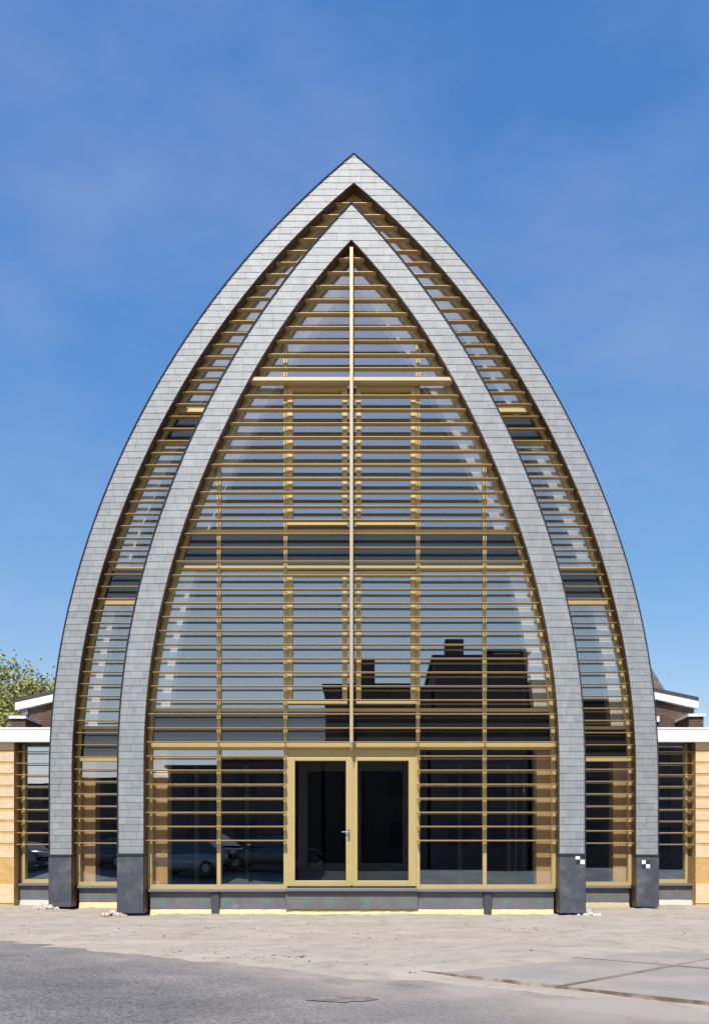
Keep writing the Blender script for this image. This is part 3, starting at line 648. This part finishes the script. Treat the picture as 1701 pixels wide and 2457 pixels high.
# concrete slabs
M['concrete'] = mat('concrete_slab', (0.325, 0.30, 0.272), rough=0.85, spec=0.2, var=0.10, scale=1.6, bump=0.25, bscale=60, col2=(0.40, 0.35, 0.30), c2lo=0.42, c2hi=0.66, c2scale=1.2, stretch=(1, 1, 1))
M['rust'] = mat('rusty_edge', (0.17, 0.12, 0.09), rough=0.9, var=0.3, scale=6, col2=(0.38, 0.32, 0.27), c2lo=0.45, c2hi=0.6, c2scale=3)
M['rust_dusty'] = mat('dusty_edge', (0.30, 0.235, 0.185), rough=0.9, var=0.2, scale=6, col2=(0.38, 0.33, 0.28), c2lo=0.4, c2hi=0.6, c2scale=2)
for iu in range(-1, 4):
    for iv in range(0, 2):
        u0, v0 = iu * 2.0 + 0.012, iv * 2.0 + 0.012; u1, v1 = u0 + 1.976, v0 + 1.976; mb = MB(); pts = [O + D1 * u + D2 * v for u, v in ((u0, v0), (u1, v0), (u1, v1), (u0, v1))]
        zt = random.uniform(0.016, 0.024)
        i0 = 0; mb.v = [(p.x, p.y, -0.09) for p in pts] + [(p.x, p.y, zt) for p in pts]; mb.f = [(4, 5, 6, 7), (0, 1, 5, 4), (1, 2, 6, 5), (2, 3, 7, 6), (3, 0, 4, 7)]
        so = tag(mb.build('pavement_slab', M['concrete']), None, None, None, 'structure')
        eb = MB(); c = [Vector((p.x, p.y, 0)) for p in pts]; mid = sum(c, Vector()) / 4; zz = zt + 0.004
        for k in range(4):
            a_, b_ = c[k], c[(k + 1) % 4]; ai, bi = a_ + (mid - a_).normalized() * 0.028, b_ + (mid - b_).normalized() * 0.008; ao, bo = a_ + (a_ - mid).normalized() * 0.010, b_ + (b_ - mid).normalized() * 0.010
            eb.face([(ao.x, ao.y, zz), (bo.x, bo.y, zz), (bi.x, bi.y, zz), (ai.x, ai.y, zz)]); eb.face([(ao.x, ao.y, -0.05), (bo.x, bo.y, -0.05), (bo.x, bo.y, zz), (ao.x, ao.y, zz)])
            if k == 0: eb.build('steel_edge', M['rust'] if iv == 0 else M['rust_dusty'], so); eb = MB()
        eb.build('dusty_edge', M['rust_dusty'], so)
# rusty line of the buried strip at the slab edge, clods and debris
M['clod'] = mat('clod', (0.17, 0.14, 0.115), rough=0.95, island=0.4, var=0.3)
def lump(mb, x, y, z, r, flat=0.6):
    i = len(mb.v); s = random.random() * 50
    pts = []; rings = ((0.95, -0.3), (0.9, 0.25), (0.5, 0.75))
    for rr_, zz in rings:
        for k in range(6):
            t = 2 * math.pi * k / 6 + s; q = r * rr_ * random.uniform(0.7, 1.2); mb.v.append((x + q * math.cos(t), y + q * math.sin(t), z + r * zz * flat * random.uniform(0.8, 1.2)))
    mb.v.append((x, y, z + r * flat * 0.95))
    for a in range(2):
        for k in range(6): kk = (k + 1) % 6; mb.f.append((i + a * 6 + k, i + a * 6 + kk, i + a * 6 + 6 + kk, i + a * 6 + 6 + k))
    for k in range(6): mb.f.append((i + 12 + k, i + 12 + (k + 1) % 6, i + 18))
def gz(x, y):
    i = int(round((x - gx0) / gs)); j = int(round((y - gy0) / gs)); return V[j * (nx + 1) + i][2] if 0 <= i <= nx and 0 <= j <= ny_ else 0
cl = MB()
for k in range(230):
    px = random.uniform(-60, 1760); py = random.choice((random.uniform(2188, 2260), random.uniform(2200, 2330)))
    y = F / (py - HY); x = X(px, y)
    if y > 17.0 or y < edge_y(x): continue
    lump(cl, x, y, gz(x, y), random.choice((0.006, 0.008, 0.010, 0.014, 0.022)))
for (px, py, n, sp, r) in ((620, 2300, 34, 0.45, 0.03), (770, 2310, 16, 0.5, 0.022), (510, 2230, 12, 0.2, 0.03), (180, 2260, 10, 0.4, 0.02), (1290, 2232, 16, 0.25, 0.03), (960, 2254, 10, 0.3, 0.03), (1450, 2262, 10, 0.35, 0.02), (995, 2338, 4, 0.08, 0.025), (490, 2209, 7, 0.2, 0.02), (450, 2284, 5, 0.2, 0.02), (520, 2276, 7, 0.25, 0.02), (70, 2228, 12, 0.5, 0.018), (330, 2190, 10, 0.15, 0.04)):
    y0 = F / (py - HY); x0 = X(px, y0)
    for k in range(n): x, y = random.gauss(x0, sp), random.gauss(y0, sp * 0.35); lump(cl, x, y, gz(x, y), r * random.uniform(0.25, 0.9), 0.4)
tag(cl.build('sand_clods', M['clod']), 'scattered dark clods and small stones on the sand', 'clods', None, 'stuff')
st = MB()                                                     # dried mud film on the asphalt and sand
def stain(px, py, w, d, m_, zc):
    y0 = F / (py - HY); x0 = X(px, y0); mb = MB(); n = 46; pts = []
    for k in range(n):
        t = 2 * math.pi * k / n; rr_ = 1 + 0.35 * noise.noise((math.cos(t) * 1.7, math.sin(t) * 1.7, px)) + 0.18 * noise.noise((math.cos(t) * 6, math.sin(t) * 6, px)); pts.append((x0 + w * rr_ * math.cos(t), y0 + d * rr_ * math.sin(t), zc))
    mb.face(pts); return mb
M['mud'] = mat('dried_mud', (0.20, 0.165, 0.15), rough=0.9, spec=0.1, var=0.3, scale=9, bump=0.5, col2=(0.27, 0.25, 0.24), c2lo=0.45, c2hi=0.6, c2scale=7)
tag(stain(815, 2395, 0.25, 0.17, None, -0.0025).build('mud_patch', M['mud']), None, None, None, 'structure')
# debris heaps
def debris(px, py, y, n, sp, lab):
    x0 = X(px, y); root = tag(empty('debris_heap', (x0, y, 0)), lab, 'rubble', 'small rubble heaps at the foot of the building')
    for nm, m_, c, r in (('mortar_rubble', M['whitefoam'], n, 0.05), ('brick_rubble', mat('broken_brick', (0.55, 0.27, 0.15), rough=0.9, island=0.3, var=0.2), n // 3, 0.045)):
        if c < 8: continue
        mb = MB()
        for k in range(c):
            x, yy = random.gauss(0, sp), random.gauss(0, sp * 0.6); lump(mb, x, yy, gz(x0 + x, y + yy) + max(0, 0.09 * (1 - abs(x) / (2 * sp))) * random.random(), r * random.uniform(0.4, 1.2), 0.9)
        mb.build(nm, m_, root)['kind'] = 'stuff'
debris(272, 2206, 16.85, 40, 0.11, 'low heap of white and orange rubble left of the front arch plinth')
debris(108, 2190, 19.4, 34, 0.14, 'low heap of pale rubble left of the outer arch plinth')
debris(1412, 2199, 17.0, 14, 0.10, 'few white mortar crumbs right of the front arch plinth')
# ---------------------------------------------------------------- brown brick church behind
yb = 36.0
ch = tag(empty('brick_church', (0, yb, 0)), 'brown brick church with white verges and a steep slate roof behind the arches', 'church')
xl, xr = X(50, yb), X(1664, yb); zl, zr = Z(1694, yb), Z(1690, yb)
ml, mr_ = X(400, yb), X(1300, yb); zm = zl + (ml - xl) * 0.225
MB().prism([(xl, -0.1), (xr, -0.1), (xr, zr - 0.05), (mr_, zr - 0.05 + (xr - mr_) * 0.213), (ml, zm), (xl, zl - 0.05)], 0, 16).build('brick_wall', M['red_brick'], ch)
def verge(x0, z0, x1, z1, par):
    MB().prism([(x0, z0 - 0.17), (x1, z1 - 0.17), (x1, z1 + 0.12), (x0, z0 + 0.12)], -0.22, 0.1).build('white_verge', M['white'], par)
rf = MB().prism([(xl - 0.1, zl + 0.12), (ml, zm + 0.12), (ml, zm + 0.26), (xl - 0.1, zl + 0.24)], -0.24, 16).build('aisle_roof', M['slate_roof'], ch); rf = MB().prism([(mr_, zr + (xr - mr_) * 0.213 + 0.12), (xr + 0.1, zr + 0.10), (xr + 0.1, zr + 0.24), (mr_, zr + (xr - mr_) * 0.213 + 0.26)], -0.24, 16).build('aisle_roof', M['slate_roof'], ch)
verge(xl - 0.12, zl - 0.02, ml, zm, ch); verge(mr_, zr + (xr - mr_) * 0.213, xr + 0.1, zr - 0.02, ch)
sx = X(1603, yb + 1); sx2 = X(116, yb + 1); zb = Z(1672, yb + 1)
st_pts = [(sx, zb), (X(1586, yb + 1), Z(1642, yb + 1)), (X(1568, yb + 1), Z(1613, yb + 1)), (X(1550, yb + 1), Z(1584, yb + 1)), (X(1500, yb + 1), Z(1480, yb + 1)), (X(1350, yb + 1), Z(1260, yb + 1)), (X(400, yb + 1), Z(1260, yb + 1)), (X(230, yb + 1), Z(1500, yb + 1)), (X(132, yb + 1), Z(1645, yb + 1)), (sx2, zb)]
MB().prism(st_pts, 1.0, 14).build('steep_roof', mat('old_slate', (0.15, 0.13, 0.125), rough=0.8, var=0.35, scale=5, col2=(0.24, 0.2, 0.17), c2lo=0.5, c2hi=0.7, c2scale=3), ch)
MB().box(X(114, yb), X(119, yb) + 0.02, 0.9, 1.0, zb, zb + 0.25).build('flashing', M['white'], ch)
for a, b, tpy in ((27, 62, 1718), (1652, 1687, 1713)):
    yq = yb - 1.5
    p = MB().box(X(a, yq), X(b, yq), -1.5, -0.01, -0.1, Z(tpy + 7, yq)).build('buttress', M['red_brick'], ch)
    MB().box(X(a, yq) - 0.05, X(b, yq) + 0.05, -1.58, 0.0, Z(tpy + 7, yq) + 0.002, Z(tpy, yq)).build('coping', M['white'], p)
MB().box(X(1571, yb), X(1579, yb), -0.12, -0.003, Z(1733, yb), Z(1720, yb)).build('wall_lamp', M['white'], ch)
MB().box(X(54, yb), X(70, yb), -0.10, -0.003, Z(1716, yb), Z(1699, yb)).build('rain_hopper', M['zinc'], ch)
MB().box(X(66, yb), X(69, yb), -0.10, -0.005, Z(1760, yb), Z(1716, yb) - 0.001).build('downpipe', M['lead'], ch)
# ---------------------------------------------------------------- trees
def tree(x, y, h, r, n, seed, lab, cols, leaf=0.10, cat='tree', grp=None):
    rd_ = random.Random(seed); t = tag(empty('leafy_tree', (x, y, 0)), lab, cat, grp); tr = MB(); tips = []
    def limb(p, d, l, rad, lev):
        q = p + d * l; tr.cyl(p, q, rad, 7, rad * 0.6)
        if lev >= 2: tips.append((q, lev)); tips.append(((p + q) / 2, lev))
        if lev < 4:
            for k in range(rd_.choice((3, 3, 4))):
                dd = (d + Vector((rd_.gauss(0, .5), rd_.gauss(0, .5), rd_.gauss(0.08, .3)))).normalized(); limb(p + d * l * rd_.uniform(0.65, 1), dd, l * rd_.uniform(0.58, 0.8), rad * 0.58, lev + 1)
    limb(Vector((0, 0, -0.1)), Vector((0, 0, 1)), h * 0.34, h * 0.018, 0)
    mz = max(q.z for q, l in tips); s = h / mz
    tr.v = [(a * (r / (h * 0.36)), b * (r / (h * 0.36)), c * s) for a, b, c in tr.v]
    tr.build('trunk', mat('bark', (0.16, 0.125, 0.095), rough=0.9, var=0.3), t)
    lf_ = MB()
    for k in range(n):
        q, l = rd_.choice(tips); p = Vector((q.x * r / (h * 0.36), q.y * r / (h * 0.36), q.z * s)) + Vector((rd_.gauss(0, .28), rd_.gauss(0, .28), rd_.gauss(0, .26)))
        a = Vector((rd_.gauss(0, 1), rd_.gauss(0, 1), rd_.gauss(0, 1))).normalized(); b2 = a.orthogonal().normalized(); w = leaf * rd_.uniform(0.5, 1.2); u = a * w; v = b2 * w * 0.55
        lf_.face([p - u, p + v, p + u, p - v])
    lf_.build('crown', mat('spring_leaves', cols[0], rough=0.6, island=0.35, col2=cols[1], c2lo=0.42, c2hi=0.58, c2scale=0.9), t)
G1 = ((0.30, 0.31, 0.08), (0.22, 0.25, 0.09)); G2 = ((0.17, 0.19, 0.10), (0.14, 0.16, 0.10))
tree(-16.8, 46, 10.9, 6.0, 24000, 3, 'pale green spring tree rising behind the left wing roof', G1)
tree(-22.5, 52, 10.5, 4.4, 9000, 5, 'greyer sparse tree at the far left edge behind the wing', G2)
# ---------------------------------------------------------------- the street behind the viewer, seen in the glass
yh = -16.0; sc2 = (2 * YGF - yh) / F
def HX(px): return (px - CX) * sc2
def HZ(py): return 1 + (HY - py) * sc2
M['dark_tiles'] = mat('dark_tiles', (0.035, 0.035, 0.038), rough=0.75, var=0.2)
M['dark_brick'] = brick('dark_red_brick', (0.10, 0.045, 0.035), (0.075, 0.035, 0.03), (0.16, 0.14, 0.12), rh=0.075, ms=0.014)
def windows(par, x0, x1, zs, step=2.6, w=1.2, hgt=1.4):
    x = x0 + 1.0
    while x + w < x1 - 0.5:
        for z in zs:
            f_ = MB().box(x, x + w, -0.02, 0.05, z, z + hgt).build('window_frame', M['dark_tiles'], par)
            MB().box(x + 0.07, x + w - 0.07, 0.051, 0.058, z + 0.07, z + hgt - 0.07).build('window_glass', M['target_b'], f_)
        x += step
def house(x0, x1, z_e, ridge_pts, lab, depth=9, zs=(1.4, 4.2)):
    o = tag(empty('brick_house', (0, yh, 0.42)), lab, 'house', 'brick houses across the street')
    MB().box(x0, x1, -depth, 0, -0.4, z_e).build('house_wall', M['dark_brick'], o)
    MB().prismx([(0.35, z_e - 0.1), (0.35, z_e + 0.05), (-depth / 2, ridge_pts), (-depth - 0.35, z_e + 0.05), (-depth - 0.35, z_e - 0.1)], x0 - 0.15, x1 + 0.15).build('house_roof', M['dark_tiles'], o)
    windows(o, x0, x1, zs); return o
h1 = house(-40, -11.5, 5.5, 5.8, 'low terraced brick house reflected at the far left of the glass')
h1 = house(-11.3, -2.75, 6.2, 6.5, 'low brick house beside the tall brick block across the street')
h2 = house(-2.56, 3.1, 10.4, 10.6, 'tall brick house with one chimney across the street', zs=(1.4, 4.2, 6.6)); MB().box(-0.75, 0.45, -4.2, -3.4, 10.4, 12.7).build('chimney', M['dark_brick'], h2)
h3 = house(3.26, 8.9, 12.2, 12.45, 'tallest brick house with a broad chimney across the street', zs=(1.4, 4.2, 7)); MB().box(4.1, 5.2, -4.2, -3.2, 12.2, 14.0).build('chimney', M['dark_brick'], h3)
MB().box(7.0, 8.45, 0.002, 0.12, 12.05, 12.22).build('white_gutter', M['white'], h3)
h4 = house(9.1, 34, 10.5, 10.8, 'long brick terrace at the right end across the street', zs=(1.4, 4.2, 6.6))
def wheel(par, x, y, z, r):
    w = MB().cyl((x, y - 0.1, z), (x, y + 0.1, z), r, 22).build('wheel', M['target_b'], par); MB().cyl((x, y - 0.11, z), (x, y + 0.11, z), r * 0.55, 14).build('rim', M['zinc'], w)
def car(x, y, rz, col, lab, hgt=1.45, est=False):
    c = tag(empty('parked_car', (x, y, 0.6), rz), lab, 'car', 'cars parked across the street'); paint = mat('car_paint', col, rough=0.22, metal=0.3, spec=0.6)
    # body: cross-sections along the length (x, half width at sill, sill z, belt z)
    S = [(-2.15, .62, .42, .62), (-2.08, .76, .30, .78), (-1.7, .84, .24, .84), (-0.9, .87, .22, .93), (0.2, .88, .22, .96), (1.2, .87, .22, .97), (1.9, .82, .26, .96), (2.13, .74, .34, .86), (2.18, .62, .45, .66)]
    mb = MB(); n = 10
    for (sx_, w, s0, b_) in S:
        ring_ = [(-w * .9, s0), (-w, s0 + .12), (-w, (s0 + b_) / 2), (-w * .97, b_ - .08), (-w * .86, b_), (w * .86, b_), (w * .97, b_ - .08), (w, (s0 + b_) / 2), (w, s0 + .12), (w * .9, s0)]
        mb.v += [(sx_, a, z_) for a, z_ in ring_]
    for k in range(len(S) - 1):
        for a in range(n): bb = (a + 1) % n; mb.f.append((k * n + a, k * n + bb, (k + 1) * n + bb, (k + 1) * n + a))
    mb.f += [tuple(range(n)), tuple(reversed(range(len(mb.v) - n, len(mb.v))))]
    mb.build('car_body', paint, c, smooth=True)
    back = 2.0 if est else 1.75
    T = [(-1.05, .80, .92, .93), (-0.35, .70, .94, hgt - .04), (0.5, .70, .95, hgt), (1.2, .69, .95, hgt - .04), (back, .76, .95, 1.0)]
    gm = MB()
    for (sx_, w, b_, tt) in T: gm.v += [(sx_, -.80, b_), (sx_, -w, tt - .03), (sx_, -w * .85, tt), (sx_, w * .85, tt), (sx_, w, tt - .03), (sx_, .80, b_)]
    for k in range(len(T) - 1):
        for a in range(5): gm.f.append((k * 6 + a, k * 6 + a + 1, k * 6 + 7 + a, k * 6 + 6 + a))
    gm.build('cabin_glass', mat('car_glass', (0.02, 0.02, 0.025), rough=0.05, spec=0.8), c, smooth=False)
    rp = MB(); 
    for (sx_, w, b_, tt) in T[1:4]: rp.v += [(sx_, -w * .9, tt + .008), (sx_, w * .9, tt + .008)]
    rp.f = [(0, 1, 3, 2), (2, 3, 5, 4)]; rp.build('roof', paint, c)
    for wx in (-1.35, 1.35):
        for wy in (-.80, .80): wheel(c, wx, wy, .32, .32)
    for s in (-1, 1):
        MB().box(-2.17, -2.05, s * .62 - .14, s * .62 + .14, .60, .74).build('headlight', M['steel'], c, bevel=.02); MB().box(2.1, 2.19, s * .60 - .12, s * .60 + .12, .70, .84).build('tail_light', mat('red_light', (0.4, 0.02, 0.02), rough=.3), c)
        MB().box(-.80, -.62, s * .98 - .09, s * .98 + .09, .93, 1.06).build('wing_mirror', paint, c, bevel=.02)
car(-7.7, -4.1, R(24), (0.20, 0.205, 0.215), 'dark grey estate car parked across the street, nose to the left', 1.55, True)
car(-4.3, -3.9, R(8), (0.07, 0.073, 0.08), 'black hatchback parked nearest the entrance across the street', 1.45)
car(-12.6, -4.6, R(28), (0.05, 0.06, 0.08), 'charcoal hatchback parked second from the left across the street', 1.45)
car(-18.4, -4.6, R(24), (0.14, 0.145, 0.15), 'mid grey saloon parked leftmost across the street', 1.45)
